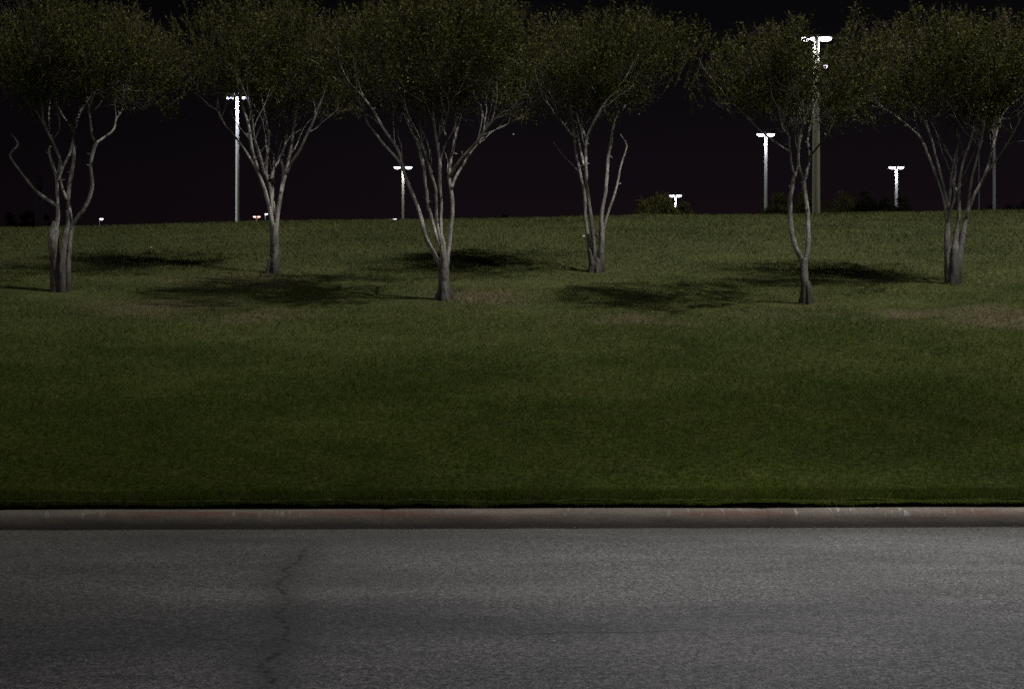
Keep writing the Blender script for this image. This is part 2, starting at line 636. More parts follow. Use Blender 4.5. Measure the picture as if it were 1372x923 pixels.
# ------------------------------------------------------------------ leaves
def leaf_quads(cen, axis, length, width, rng):
    n = len(cen)
    r = rng.normal(size=(n, 3))
    side = np.cross(axis, r)
    side /= np.linalg.norm(side, axis=1)[:, None] + 1e-9
    L = length[:, None]
    W = width[:, None]
    nrm = np.cross(axis, side)
    V = np.zeros((n, 4, 3))
    V[:, 0] = cen
    V[:, 1] = cen + axis * L * .45 + side * W * .5 + nrm * L * .10
    V[:, 2] = cen + axis * L
    V[:, 3] = cen + axis * L * .45 - side * W * .5 + nrm * L * .10
    return V


def smooth_path(pts, sub=5):
    out = []
    n = len(pts)
    for i in range(n - 1):
        p0, p1, p2, p3 = pts[max(0, i - 1)], pts[i], pts[i + 1], pts[min(n - 1, i + 2)]
        for k in range(sub):
            t = k / sub
            out.append(.5 * ((2 * p1) + (p2 - p0) * t + (2 * p0 - 5 * p1 + 4 * p2 - p3) * t * t + (3 * p1 - p0 - 3 * p2 + p3) * t ** 3))
    out.append(pts[-1])
    return out


def rnd_dir(rng):
    v = Vector(rng.normal(size=3))
    return v.normalized()


def crape_myrtle(label, base, trunk, limbs, crown, seed, bark, nleaf, density=1.0):
    """trunk: list of (px, py, half width px); limbs: (points px, w0, w1, depth offsets start/end, grows?) ; crown: outline (px, top, bottom)."""
    rng = np.random.default_rng(seed)
    foot = hit(*base)
    d0 = foot.y
    ppm = F / d0
    root = empty('crape_myrtle', foot)
    tag(root, label, 'tree', 'crape myrtle trees along the bank')

    def loc(px, py, off=0.0):
        return at(px, py, d0 + off) - foot

    tips = []
    m = MB()
    for seg in trunk:
        pts = [loc(px, py, o) for px, py, w, o in seg]
        ws = [w / ppm for px, py, w, o in seg]
        pts[0] = pts[0] - Vector((0, 0, .12))
        sp = smooth_path(pts, 12)
        tt = np.linspace(0, 1, len(sp))
        rr_ = np.interp(tt, np.linspace(0, 1, len(ws)), ws)
        m.tube(sp, list(rr_), 16, True, .20, seed)
    # root flare: short buttresses at the foot
    if trunk:
        w0 = trunk[0][0][2] / ppm
        for k in range(5):
            a = rng.random() * math.tau
            c = loc(base[0], base[1] + 0, 0)
            pts = [c + Vector((math.cos(a) * w0 * 1.25, math.sin(a) * w0 * 1.2, -.08)), c + Vector((math.cos(a) * w0 * .9, math.sin(a) * w0 * .8, .07)),
                   c + Vector((math.cos(a) * w0 * .5, math.sin(a) * w0 * .4, .16 + .2 * rng.random()))]
            m.tube(smooth_path(pts, 4), [w0 * .34] * 5 + [w0 * .30] * 3 + [w0 * .16], 7, True, .25, seed + k)
    m.build('trunk', bark, root)
    for (pts2, w0, w1, o0, o1, grow) in limbs:
        L = len(pts2)
        pts = [loc(px, py, o0 + (o1 - o0) * i / (L - 1)) for i, (px, py) in enumerate(pts2)]
        sp = smooth_path(pts, 6)
        if grow:      # carry the limb on into the crown
            dv = (sp[-1] - sp[-4]).normalized()
            p = sp[-1]
            for k in range(4):
                dv = (dv + rnd_dir(rng) * .16).normalized()
                p = p + dv * .08
                sp.append(p)
        nn = len(sp)
        sp = [p + Vector((noise.noise(p * 3.0 + Vector((seed, 0, 0))), noise.noise(p * 3.0 + Vector((0, seed, 0))), 0)) * .016 for p in sp]
        rads = [max(.005, (w0 + (w1 - w0) * (i / (nn - 1)) ** .8) / 2 / ppm * (1 if not grow else min(1.0, max(.30, (nn - i) / 9))) ) for i in range(nn)]
        m = MB()
        m.tube(sp, rads, 9, True, .22, seed)
        # short dead snags and knots
        for k in range(rng.integers(2, 6)):
            i = int(rng.integers(nn // 3, nn - 2))
            dv = (rnd_dir(rng) + Vector((0, 0, .5))).normalized()
            ln = rads[i] + .03 + .05 * rng.random()
            m.tube([sp[i], sp[i] + dv * ln * .6, sp[i] + dv * ln], [rads[i] * .55, rads[i] * .42, rads[i] * .3], 6, True, .1, k)
        m.build('limb', bark, root)
        if grow:
            tips.append((sp[-1], (sp[-1] - sp[-4]).normalized(), w1 / 2 / ppm * .75))
            for fr in (.52, .64, .75, .87):
                i = int(nn * fr)
                tips.append((sp[i], ((sp[i] - sp[i - 3]).normalized() + rnd_dir(rng) * .7).normalized(), max(rads[i], w1 / 2 / ppm) * .6))
    # twigs : three generations inside the crown outline
    ox = np.array([c[0] for c in crown], float)
    ot = np.array([c[1] for c in crown], float)
    ob = np.array([c[2] for c in crown], float)
    depth_r = (ox[-1] - ox[0]) / 2 / ppm * 1.40

    def inside(p, slack=0.0):
        dd = p.y + foot.y
        px = CX + (p.x + foot.x) * F / d0
        py = HY - (p.z + foot.z - CAMZ) * F / d0
        if px < ox[0] or px > ox[-1]:
            return False
        top = np.interp(px, ox, ot)
        bot = np.interp(px, ox, ob)
        half = (ox[-1] - ox[0]) / 2
        e = 1 - ((px - (ox[0] + half)) / half) ** 2
        rho = math.sqrt(((px - (ox[0] + half)) / half) ** 2 + (p.y / depth_r) ** 2)
        if rho > 1.02 + .42 * noise.noise(Vector((p.x * .9, p.y * .9, p.z * 1.1 + seed * 3))) + .22 * noise.noise(Vector((p.x * 2.6, p.y * 2.6, p.z * 2.6 + seed))):
            return False
        # the dome falls away front and back
        k = (p.y / depth_r) ** 2
        top = top + (bot - top) * .55 * k
        bot = bot - (bot - top) * .25 * k
        rag = 30 * noise.noise(Vector((px * .055, p.y * 1.6, seed))) + 9 * noise.noise(Vector((px * .16, p.y * 4, seed)))
        return top + rag - slack < py < bot + .8 * rag + slack

    tw = MB()
    bm_ = MB()
    lc, la, lw, ll = [], [], [], []
    ends = []

    def grow(p, dv, r, gen, ln):
        pts = [p]
        for k in range(4):
            dv = (dv + rnd_dir(rng) * .26 + Vector((0, 0, .07))).normalized()
            p = p + dv * ln / 4
            pts.append(p)
            if gen > 0 and not inside(p, 14):
                break
        if len(pts) < 3:
            return
        n_ = len(pts)
        (bm_ if gen < 1 else tw).tube(pts, [max(.0022, r * (1 - .5 * i / (n_ - 1))) for i in range(n_)], 5 if gen < 2 else 3, False)
        if gen >= 1:
            ends.append((pts[-1], dv, gen))
        if gen >= 2:
            ends.append((pts[-2], dv, gen))
        if gen < 3:
            for k in range((4, 3, 3)[gen]):
                i = int(rng.integers(1, n_))
                nd = (dv * .75 + rnd_dir(rng) * .95 + Vector((0, 0, .12))).normalized()
                grow(pts[i], nd, r * .55, gen + 1, ln * (.62 + .25 * rng.random()))

    for p, dv, r in tips:
        grow(p, dv, r * .8, 0, .62 + .25 * rng.random())
    # leafy sprays: points on twigs plus sprays filling the crown volume in clumps
    pts, dirs = [], []
    for p, dv, g in ends:
        q = p + foot
        if inside(p, 6) and noise.noise(q * 1.15) * .6 + noise.noise(q * 3.1) * .5 > .0:
            pts.append(p)
            dirs.append(dv)
    zs_top = (base[1] - ot.min()) / ppm
    cx0 = (ox[0] - CX) / F * d0 - foot.x
    cx1 = (ox[-1] - CX) / F * d0 - foot.x
    zl = CAMZ + (HY - ob.max()) / F * d0 - foot.z
    zh = CAMZ + (HY - ot.min()) / F * d0 - foot.z
    cc = Vector(((cx0 + cx1) / 2, 0, zl - .4))
    C, A = [], []
    for p, dv in zip(pts, dirs):
        k = int(rng.integers(8, 15))
        sp = .055 + .05 * rng.random()
        for j in range(k):
            s = (j / k - .5) * .28
            o_ = dv * s + Vector(rng.normal(size=3)) * sp
            C.append(p + o_)
            A.append((dv * .45 + rnd_dir(rng) * .9).normalized())
    # long leafy shoots radiating up and out through the crown, thinner towards its underside
    got, tries = 0, 0
    want = int(nleaf / 31)
    while got < want and tries < want * 40:
        tries += 1
        p = Vector((cx0 + (cx1 - cx0) * rng.random(), (rng.random() * 2 - 1) * depth_r, zl + (zh - zl) * rng.random()))
        if not inside(p):
            continue
        px = CX + (p.x + foot.x) * F / d0
        py = HY - (p.z + foot.z - CAMZ) * F / d0
        tp, bt = np.interp(px, ox, ot), np.interp(px, ox, ob)
        low = (bt - py) / max(20.0, bt - tp)          # 0 at the underside, 1 at the top
        hw_ = (ox[-1] - ox[0]) / 2
        rho = math.sqrt(((px - ox[0] - hw_) / hw_) ** 2 + (p.y / depth_r) ** 2)
        if rng.random() > min(1.0, .10 + 2.0 * low) * min(1.0, max(.16, 1.5 - 1.15 * rho)):
            continue
        q = p + foot
        f = noise.noise(q * 1.15) * .6 + noise.noise(q * 3.1) * .5
        if f < .09 + .16 * (rng.random() - .5):
            continue
        dv = ((p - cc).normalized() * .75 + rnd_dir(rng) * .45 + Vector((0, 0, .55))).normalized()
        h = .22 + .34 * rng.random()
        if not inside(p + dv * h * .75, 3):
            continue
        got += 1
        mid_ = p + dv * h * .5 + rnd_dir(rng) * .03
        e = p + dv * h + rnd_dir(rng) * .05
        tw.tube([p - dv * .10, mid_, e], [.0042, .0034, .0018], 3, False)
        k = int(rng.integers(13, 24))
        for j in range(k):
            t_ = (j + rng.random()) / k
            c_ = (p * (1 - t_) + mid_ * t_) * (1 - t_) + (mid_ * (1 - t_) + e * t_) * t_
            C.append(c_ + rnd_dir(rng) * .012)
            A.append((dv * .55 + rnd_dir(rng) * .85).normalized())
    # upright leafy shoots that break the top outline
    sd = MB()
    for k in range(int((ox[-1] - ox[0]) * .7)):
        px = ox[0] + (ox[-1] - ox[0]) * rng.random()
        off = (rng.random() * 2 - 1) * depth_r * .75
        top = np.interp(px, ox, ot)
        bot = np.interp(px, ox, ob)
        py = top + (bot - top) * .55 * (off / depth_r) ** 2 + 14 * rng.random() + 17 * noise.noise(Vector((px * .055, off * 1.6, seed)))
        p = Vector(((px - CX) / F * d0 - foot.x, off, CAMZ + (HY - py) / F * d0 - foot.z))
        up = (Vector((0, 0, 1)) + rnd_dir(rng) * .30 + Vector(((p.x - cc.x) * .25, 0, 0))).normalized()
        h = .26 + .34 * rng.random()
        b = p - up * h * .70
        e = p + up * h * .3
        sd.tube([b, (b + e) / 2, e], [.0045, .0035, .002], 3, False)
        for j in range(11):
            C.append(b + (e - b) * rng.random() * .9 + rnd_dir(rng) * .02)
            A.append((up * .5 + rnd_dir(rng) * .8).normalized())
        if rng.random() < .55:
            for j in range(9):
                q = e - up * h * .35 * (1 - j / 9)
                w_ = q + (rnd_dir(rng) * .8 + up * .6) * .05 * (1.2 - j / 9)
                sd.tube([q, w_], [.0025, .006], 3, True)
    C = np.array([tuple(c) for c in C])
    A = np.array([tuple(a) for a in A])
    n = len(C)
    V = leaf_quads(C, A, .038 + .030 * rng.random(n), .018 + .014 * rng.random(n), rng)
    tint = np.clip(rng.normal(.40, .33, n), 0, 1) * .985
    tint[rng.random(n) < .0012] = 1.0
    link('crown', raw_mesh('crown', V.reshape(-1, 3), 4, tint), LEAF, root)
    bm_.build('branch', bark, root)['kind'] = 'stuff'
    tw.build('twig', TWIG, root)['kind'] = 'stuff'
    sd.build('seed_head', SEED, root)['kind'] = 'stuff'
    return root


G, NG = True, False
TREES = []
# ---- leftmost tree: three stems fused at the foot, one snapped low branch to the left
TREES.append(dict(
    label='multi-stemmed crape myrtle at the far left, one bare branch reaching out low to the left',
    base=(79, 391),
    trunk=[[(76, 391, 7.5, 0), (74, 350, 6.0, 0), (72, 318, 7.5, 0), (75, 296, 3.4, 0)],
           [(84, 391, 5.0, -.06), (84, 350, 4.2, -.08), (88, 316, 4.0, -.04), (92, 300, 3.2, 0), (91, 282, 2.9, 0)],
           [(90, 391, 6.0, .05), (91, 350, 4.4, .04), (94, 315, 4.2, .03), (98, 301, 3.2, 0), (107, 288, 2.7, 0)]],
    limbs=[([(75, 316), (78, 290), (77, 265), (76, 240), (71, 222), (66, 203), (68, 196)], 6.5, 3.0, 0, -.2, NG),
           ([(76, 240), (80, 228), (80, 214), (74, 198), (70, 188), (62, 173), (58, 160), (57, 140), (50, 122)], 4.8, 2.6, -.1, -.7, G),
           ([(70, 188), (78, 178), (80, 166), (78, 152)], 2.6, 1.8, -.2, -.5, G),
           ([(71, 190), (66, 172), (66, 152), (68, 130)], 2.6, 1.8, -.2, .5, G),
           ([(89, 268), (82, 245), (80, 232)], 3.6, 3.0, 0, 0, NG),
           ([(77, 243), (86, 222), (95, 204), (98, 190)], 4.4, 3.4, -.1, .1, NG),
           ([(88, 318), (93, 298), (91, 268), (95, 240), (99, 214), (99, 190), (97, 176)], 6.8, 4.4, 0, .1, NG),
           ([(98, 178), (105, 156), (114, 138), (124, 126), (135, 116)], 4.2, 2.6, .1, .7, G),
           ([(97, 176), (93, 152), (89, 130), (82, 120), (74, 112)], 3.6, 2.4, .1, -.6, G),
           ([(96, 174), (86, 158), (77, 142), (70, 126)], 3.0, 2.0, .1, .8, G),
           ([(95, 306), (104, 292), (112, 282), (119, 268), (123, 252), (123, 236), (121, 220), (125, 204), (130, 192)], 6.2, 4.2, 0, -.4, NG),
           ([(130, 192), (123, 180), (121, 163), (119, 147), (124, 132)], 3.4, 2.2, -.4, -.9, G),
           ([(130, 192), (139, 185), (151, 175), (155, 160), (164, 148), (166, 130)], 3.6, 2.2, -.4, .2, G),
           ([(75, 275), (69, 271), (58, 264), (49, 256), (37, 243), (25, 227), (14, 210), (17, 203), (24, 194), (19, 184), (14, 179)], 5.4, 2.0, 0, -.5, NG)],
    crown=[(-45, 70, 110), (0, 40, 138), (40, 14, 145), (90, 6, 138), (140, 12, 140), (185, 20, 158), (225, 40, 140), (262, 66, 116)],
    seed=1, bark=BARK_DARK, nleaf=30000))
# ---- second tree
TREES.append(dict(
    label='crape myrtle standing just right of the tall pole with a row of floodlights',
    base=(366, 366),
    trunk=[[(366, 366, 8.5, 0), (368, 345, 6.0, 0), (368, 325, 5.6, 0), (367, 300, 5.6, 0)]],
    limbs=[([(366, 312), (362, 284), (355, 255), (346, 230), (338, 200), (333, 168), (324, 136)], 6.4, 2.8, 0, -.5, G),
           ([(366, 312), (364, 286), (363, 258), (357, 232), (358, 207), (360, 180), (354, 153), (350, 128)], 6.0, 2.6, 0, .4, G),
           ([(355, 235), (348, 207), (341, 185), (337, 155)], 4.2, 2.4, -.2, -.9, G),
           ([(369, 312), (372, 290), (376, 262), (381, 236), (388, 207), (392, 181), (397, 155), (401, 128)], 6.4, 2.8, 0, .5, G),
           ([(383, 232), (391, 218), (401, 203), (413, 178), (424, 150), (433, 128)], 4.6, 2.6, .2, -.3, G),
           ([(363, 240), (367, 226), (374, 214), (382, 194), (383, 164), (375, 139)], 4.0, 2.4, .1, .9, G),
           ([(347, 234), (333, 208), (319, 188), (302, 168), (292, 150)], 3.6, 1.8, -.1, .8, G),
           ([(371, 296), (366, 262), (366, 232), (367, 206)], 3.8, 2.6, .05, .6, G),
           ([(376, 258), (379, 232), (377, 214)], 3.6, 3.0, .1, .5, NG)],
    crown=[(216, 66, 100), (255, 34, 122), (300, 18, 122), (350, 6, 142), (400, 4, 146), (445, 16, 146), (495, 40, 124)],
    seed=2, bark=BARK, nleaf=30000))
# ---- third tree, tallest, in the middle left
TREES.append(dict(
    label='tallest crape myrtle with five pale limbs fanning from a short trunk, left of the middle',
    base=(595, 402),
    trunk=[[(596, 402, 10, 0), (595, 378, 6.8, 0), (595, 362, 6.4, 0), (595, 345, 6.6, 0)]],
    limbs=[([(592, 362), (583, 342), (572, 322), (561, 282), (549, 251), (541, 230), (537, 210), (528, 192), (511, 169), (496, 143), (479, 122)], 6.6, 2.6, 0, -.3, G),
           ([(539, 226), (533, 213), (518, 197), (501, 177), (492, 164), (484, 142), (477, 128)], 4.0, 2.2, -.15, .5, G),
           ([(594, 354), (591, 336), (583, 310), (575, 280), (570, 246), (566, 214), (557, 187), (546, 160), (538, 128)], 6.0, 2.8, 0, .6, G),
           ([(594, 352), (590, 325), (585, 288), (583, 252), (576, 228), (569, 204)], 4.6, 3.0, -.05, -.5, G),
           ([(596, 356), (594, 332), (591, 308), (590, 256), (589, 221), (586, 190), (582, 169), (580, 140)], 6.6, 3.2, 0, -.2, G),
           ([(587, 188), (592, 176), (599, 156), (604, 138)], 3.4, 2.4, -.1, -.7, G),
           ([(597, 182), (592, 160), (588, 138)], 2.8, 2.0, -.3, .8, G),
           ([(597, 356), (600, 336), (604, 308), (606, 274), (603, 246), (602, 232), (608, 192), (615, 162), (621, 133)], 6.8, 3.0, 0, .3, G),
           ([(603, 236), (610, 224), (620, 211), (639, 190), (655, 168), (664, 159)], 4.6, 3.2, .15, -.5, G),
           ([(605, 252), (613, 233), (628, 208), (645, 182), (652, 150)], 4.2, 2.4, .1, .9, G)],
    crown=[(428, 62, 118), (470, 34, 134), (530, 4, 148), (580, -14, 148), (625, -20, 148), (670, 0, 146), (705, 26, 140), (735, 56, 116)],
    seed=3, bark=BARK, nleaf=36000))
# ---- fourth tree
TREES.append(dict(
    label='crape myrtle with two separate pairs of upright stems, left of the round lit bush',
    base=(797, 365),
    trunk=[[(795, 366, 7.5, 0), (794, 352, 5.5, 0), (790, 332, 3.0, 0), (787, 315, 2.4, 0)],
           [(805, 366, 6.0, .05), (805, 345, 4.8, .05), (806, 322, 4.0, .05), (806, 298, 2.8, .05)]],
    limbs=[([(793, 352), (790, 330), (785, 301), (783, 262), (777, 232), (769, 186), (767, 160), (762, 135)], 5.4, 2.8, 0, .3, G),
           ([(797, 356), (795, 321), (790, 275), (786, 243), (785, 212), (787, 186), (798, 158), (811, 138), (823, 124)], 6.0, 2.6, 0, -.5, G),
           ([(783, 222), (776, 192), (771, 165)], 3.4, 2.4, -.1, .8, G),
           ([(768, 184), (757, 169), (745, 155), (733, 138)], 3.2, 2.2, .15, -.4, G),
           ([(805, 350), (806, 321), (806, 288), (812, 249), (814, 220), (820, 183), (825, 157), (837, 142), (841, 122)], 6.0, 3.2, .05, .4, G),
           ([(806, 318), (815, 285), (825, 254), (832, 223), (840, 196)], 4.4, 2.2, .05, .35, NG),
           ([(840, 197), (836, 188), (831, 180)], 2.4, 1.6, .35, .4, NG),
           ([(804, 322), (798, 313), (795, 306)], 3.6, 2.6, .05, 0, NG),
           ([(787, 190), (780, 170), (778, 145)], 3.0, 2.0, -.2, .5, G)],
    crown=[(668, 80, 112), (705, 44, 138), (750, 26, 150), (800, 18, 150), (850, 26, 138), (890, 40, 120), (925, 56, 104), (955, 72, 92)],
    seed=4, bark=BARK, nleaf=29000))
# ---- fifth tree
TREES.append(dict(
    label='slender crape myrtle forking into two stems, in front of the thick concrete lamp post',
    base=(1080, 407),
    trunk=[[(1079, 407, 8.0, 0), (1078, 385, 5.4, 0), (1077, 362, 5.0, 0), (1076, 346, 5.0, 0)]],
    limbs=[([(1076, 354), (1072, 344), (1065, 328), (1059, 300), (1058, 272), (1062, 244), (1065, 235)], 7.6, 5.6, 0, -.1, NG),
           ([(1065, 238), (1061, 222), (1058, 200), (1057, 183), (1048, 172), (1045, 154)], 3.4, 2.0, -.1, -.7, G),
           ([(1064, 238), (1069, 220), (1072, 190), (1077, 166), (1075, 138)], 3.6, 2.2, -.1, .5, G),
           ([(1059, 205), (1050, 198), (1034, 187), (1015, 172), (1000, 156), (985, 142)], 2.8, 1.6, -.3, .2, G),
           ([(1078, 354), (1081, 335), (1083, 315), (1082, 287), (1078, 258), (1077, 240)], 7.2, 5.2, 0, .1, NG),
           ([(1077, 243), (1070, 222), (1069, 200), (1072, 178)], 3.4, 2.4, .1, -.4, G),
           ([(1078, 242), (1084, 216), (1082, 187), (1086, 165), (1091, 140)], 4.0, 2.4, .1, .8, G),
           ([(1083, 212), (1098, 194), (1112, 174), (1122, 152), (1131, 132)], 3.0, 1.8, .3, -.3, G)],
    crown=[(936, 100, 140), (968, 62, 158), (1010, 38, 158), (1048, 30, 164), (1062, 40, 166), (1074, 90, 168), (1106, 88, 168), (1116, 46, 164), (1130, 36, 158), (1162, 56, 146), (1184, 80, 118)],
    seed=5, bark=BARK_DARK, nleaf=14500))
# ---- sixth tree
TREES.append(dict(
    label='dark crape myrtle at the far right with many thin stems, beside the plain unlit pole',
    base=(1276, 381),
    trunk=[[(1272, 381, 7.0, 0), (1270, 345, 4.6, 0), (1269, 318, 4.0, 0), (1269, 296, 2.6, 0)],
           [(1277, 381, 7.0, -.05), (1279, 345, 5.0, -.05), (1280, 322, 3.8, -.02), (1284, 296, 2.3, 0)],
           [(1282, 381, 6.0, .05), (1285, 345, 4.6, .05), (1288, 322, 4.0, .05), (1294, 293, 2.4, .05)]],
    limbs=[([(1269, 305), (1268, 281), (1261, 253), (1248, 219), (1235, 188), (1222, 174), (1198, 155), (1184, 144)], 5.4, 2.0, 0, .3, G),
           ([(1271, 280), (1264, 245), (1252, 203), (1243, 172), (1230, 150), (1217, 140)], 4.0, 2.0, 0, -.6, G),
           ([(1272, 278), (1275, 235), (1283, 196), (1280, 170), (1273, 156)], 3.8, 2.0, 0, .8, G),
           ([(1268, 300), (1273, 284), (1279, 262), (1276, 240)], 3.8, 2.4, 0, -.3, G),
           ([(1280, 322), (1284, 290), (1285, 250), (1290, 219), (1302, 184), (1310, 152)], 5.2, 2.4, 0, -.2, G),
           ([(1284, 262), (1278, 247), (1280, 226), (1270, 205), (1259, 185), (1250, 160)], 3.6, 1.8, 0, .6, G),
           ([(1288, 320), (1294, 292), (1306, 260), (1320, 233), (1330, 198), (1337, 169), (1345, 152)], 5.2, 2.4, .05, .5, G),
           ([(1294, 294), (1301, 247), (1309, 212), (1316, 184), (1321, 150)], 3.8, 2.0, .05, -.8, G),
           ([(1311, 250), (1332, 218), (1352, 190), (1366, 160)], 3.0, 1.8, .3, -.2, G)],
    crown=[(1122, 78, 118), (1155, 48, 154), (1200, 26, 158), (1250, 26, 152), (1300, 26, 158), (1345, 30, 162), (1390, 42, 155), (1420, 70, 125)],
    seed=6, bark=BARK_DARK, nleaf=34000))
for T in TREES:
    crape_myrtle(**T)


# ------------------------------------------------------------------ lamp posts beyond the crest
def lens_mesh(L, W, D):
    m = MB()
    vs, fs = [], []
    nu, nv_ = 12, 5
    for j in range(nv_):
        a = j / nv_ * math.pi / 2
        for i in range(nu):
            b = i / nu * math.tau
            vs.append((L / 2 * math.cos(a) * math.cos(b), W / 2 * math.cos(a) * math.sin(b), -D * math.sin(a)))
    vs.append((0, 0, -D))
    for j in range(nv_ - 1):
        for i in range(nu):
            fs.append((j * nu + i, (j + 1) * nu + i, (j + 1) * nu + (i + 1) % nu, j * nu + (i + 1) % nu))
    for i in range(nu):
        fs.append(((nv_ - 1) * nu + i, nv_ * nu, (nv_ - 1) * nu + (i + 1) % nu))
    m.add(vs, fs, True)
    return m


GLOW = {'lamp_glass': 95, 'near_lamp_glass': 90}


def head_at(root, p, L, W, mat, side=0.0):
    h = MB()
    # cobra style housing: flattened, rounded shell above the glass
    for k, (s, z0) in enumerate(((1.06, .02), (1.0, .08), (.72, .14))):
        pass
    vs, fs = [], []
    lay = [(.0, 1.06), (.05, 1.08), (.10, .92), (.14, .55)]
    nu = 14
    for z, s in lay:
        for i in range(nu):
            b = i / nu * math.tau
            vs.append(Vector((L / 2 * s * math.cos(b), W / 2 * s * math.sin(b), z)) + p)
    for j in range(len(lay) - 1):
        for i in range(nu):
            fs.append((j * nu + i, j * nu + (i + 1) % nu, (j + 1) * nu + (i + 1) % nu, (j + 1) * nu + i))
    fs.append(tuple(range(nu))[::-1])
    fs.append(tuple((len(lay) - 1) * nu + i for i in range(nu)))
    h.add(vs, fs, False)
    ho = h.build('lamp_head', HEAD, root)
    if mat:
        g = lens_mesh(L * .94, W * .9, .20)
        g.v = [tuple(Vector(v) + p - Vector((0, 0, .004))) for v in g.v]
        g.build('lamp_glass', mat, ho)
        watts = GLOW.get(mat.name)
        if watts:
            pl = bpy.data.lights.new('lamp_light', 'POINT')
            pl.energy = watts
            pl.color = (.86, .86, 1.0)
            pl.shadow_soft_size = .12
            lo = bpy.data.objects.new('lamp_light', pl)
            COL.objects.link(lo)
            lo.parent = ho
            lo.location = p - Vector((0, .05, .36))
    return ho


def lamp_post(px, py, d, width_px, label, mat=LAMP, pole=POLE_PALE, heads=2, spread=.43, L=.70, yaw=0.0, cat='lamp post', base_d=None):
    top = at(px, py, d)
    gz = ground(top.x, top.y)
    root = empty('lamp_post', Vector((top.x, top.y, gz)))
    tag(root, label, cat, 'lamp posts beyond the crest of the bank')
    H = top.z - gz
    r = width_px / F * d / 2
    m = MB()
    m.tube([(0, 0, -.3), (0, 0, H * .5), (0, 0, H + .12)], [r * 1.15, r, r * .8], 12)
    m.build('pole', pole, root)
    b = MB()
    b.tube([(0, 0, -.1), (0, 0, .45), (0, 0, .5)], [r * 2.0, r * 1.9, r * 1.3], 12)
    b.build('base', POLE_CONC, root)
    a = MB()
    c, s = math.cos(yaw), math.sin(yaw)
    if heads == 2:
        a.box((0, 0, H + .13), (spread * 2, .08, .06), Matrix.Rotation(yaw, 3, 'Z'))
    else:
        a.box((spread / 2 * c, spread / 2 * s, H + .13), (spread, .08, .06), Matrix.Rotation(yaw, 3, 'Z'))
    a.build('arm', HEAD, root)
    for k in ((-1, 1) if heads == 2 else (1,)):
        head_at(root, Vector((k * spread * c, k * spread * s, H)), L, .34, mat)
    return root


lamp_post(1026, 180, 115, 4.6, 'pale lit twin lamp post to the left of the slender forked tree', spread=.40)
lp = lamp_post(1093.5, 51, 76, 10.0, 'thick concrete lamp post, nearest of all, its twin lamps among the leaves', pole=POLE_CONC, mat=LAMP_NEAR, L=.80, spread=.46)
# floodlight bracketed to the side of that pole
g = MB()
H = at(1093, 51, 76).z - ground(at(1093, 51, 76).x, 76)
zf = H - 1.55
g.box((.27, -.02, zf + .10), (.36, .05, .05))
g.build('bracket', HEAD, lp)
g = MB()
g.box((.50, .0, zf), (.26, .18, .26), None, .03)
fl = g.build('floodlight', HEAD, lp)
g = MB()
g.box((.50, -.095, zf), (.21, .012, .21), None, .004)
g.build('lamp_glass', LAMP_SIDE, fl)
lamp_post(1201, 224, 137, 4.4, 'lit twin lamp post rising out of the dark shrubs', spread=.40)
lamp_post(905, 262, 168, 3.0, 'small lit twin lamp post showing above the round lit bush', spread=.40)
lamp_post(540, 224, 138, 3.6, pole=POLE_CONC, label='lit twin lamp post seen through the left limbs of the tallest tree', spread=.55)
lamp_post(154, 304, 205, 2.0, 'low pair of white lamps at the crest, right of the far left tree', mat=LAMP_FAR, spread=.50, L=.5)
lamp_post(527, 293.5, 200, 1.6, 'tiny single white lamp barely over the crest, left of the tallest tree', heads=1, mat=LAMP_FAR, spread=.2, L=.55)
lamp_post(344, 290.0, 210, 2.2, 'distant twin lamp post with a rosy glow, right of the floodlight pole', mat=LAMP_RED, pole=POLE_PALE, spread=.32, L=.5)
lamp_post(355, 286.5, 215, 1.6, 'thin lamp post with one white lamp beside the rosy twin lamp', heads=1, mat=LAMP_FAR, spread=.2, L=.5)
lamp_post(133, 293, 190, 1.5, 'thin post with a single small white lamp near the far left tree', heads=1, mat=LAMP_FAR, spread=.3, L=.5, pole=POLE_STEEL)
lamp_post(1332, 160, 90, 4.2, 'plain grey unlit lamp post behind the far right tree', mat=None, pole=POLE_STEEL, heads=1, spread=.55, L=.6, yaw=.25)
lamp_post(1312, 188, 115, 2.0, 'very thin unlit post behind the stems of the far right tree', mat=None, pole=POLE_STEEL, heads=1, spread=.4, L=.5, yaw=2.9)

# tall pole with a row of floodlights
p = at(318, 129, 96)
gz = ground(p.x, p.y)
root = empty('floodlight_mast', Vector((p.x, p.y, gz)))
tag(root, 'tall pale pole carrying a row of five white floodlights behind the second tree', 'floodlight mast')
H = p.z - gz
m = MB()
m.tube([(0, 0, -.3), (0, 0, H * .5), (0, 0, H + .1)], [.14, .125, .105], 12)
m.build('pole', POLE_PALE, root)
m = MB()
m.tube([(0, 0, -.1), (0, 0, .5), (0, 0, .55)], [.3, .28, .18], 12)
m.build('base', POLE_CONC, root)
m = MB()
m.box((.05, 0, H + .16), (1.7, .09, .09), None, .01)
m.build('crossarm', HEAD, root)
for k, xo in enumerate((-.62, -.36, -.02, .42, .68)):
    g = MB()
    g.box((xo, -.02, H - .02), (.24, .22, .20), Matrix.Rotation(-.35, 3, 'X'), .03)
    ho = g.build('floodlight', HEAD, root)
    e = lens_mesh(.22, .20, .09)
    R = Matrix.Rotation(-.35, 3, 'X')
    e.v = [tuple(R @ Vector(v) + Vector((xo, -.06, H - .13))) for v in e.v]
    e.build('lamp_glass', LAMP_FLOOD, ho)

for xo in (-.36, .42):
    pl = bpy.data.lights.new('lamp_light', 'POINT')
    pl.energy = 160
    pl.color = (.80, .84, 1.0)
    pl.shadow_soft_size = .12
    lo = bpy.data.objects.new('lamp_light', pl)
    COL.objects.link(lo)
    lo.parent = root
    lo.location = (xo, -.25, H - .42)

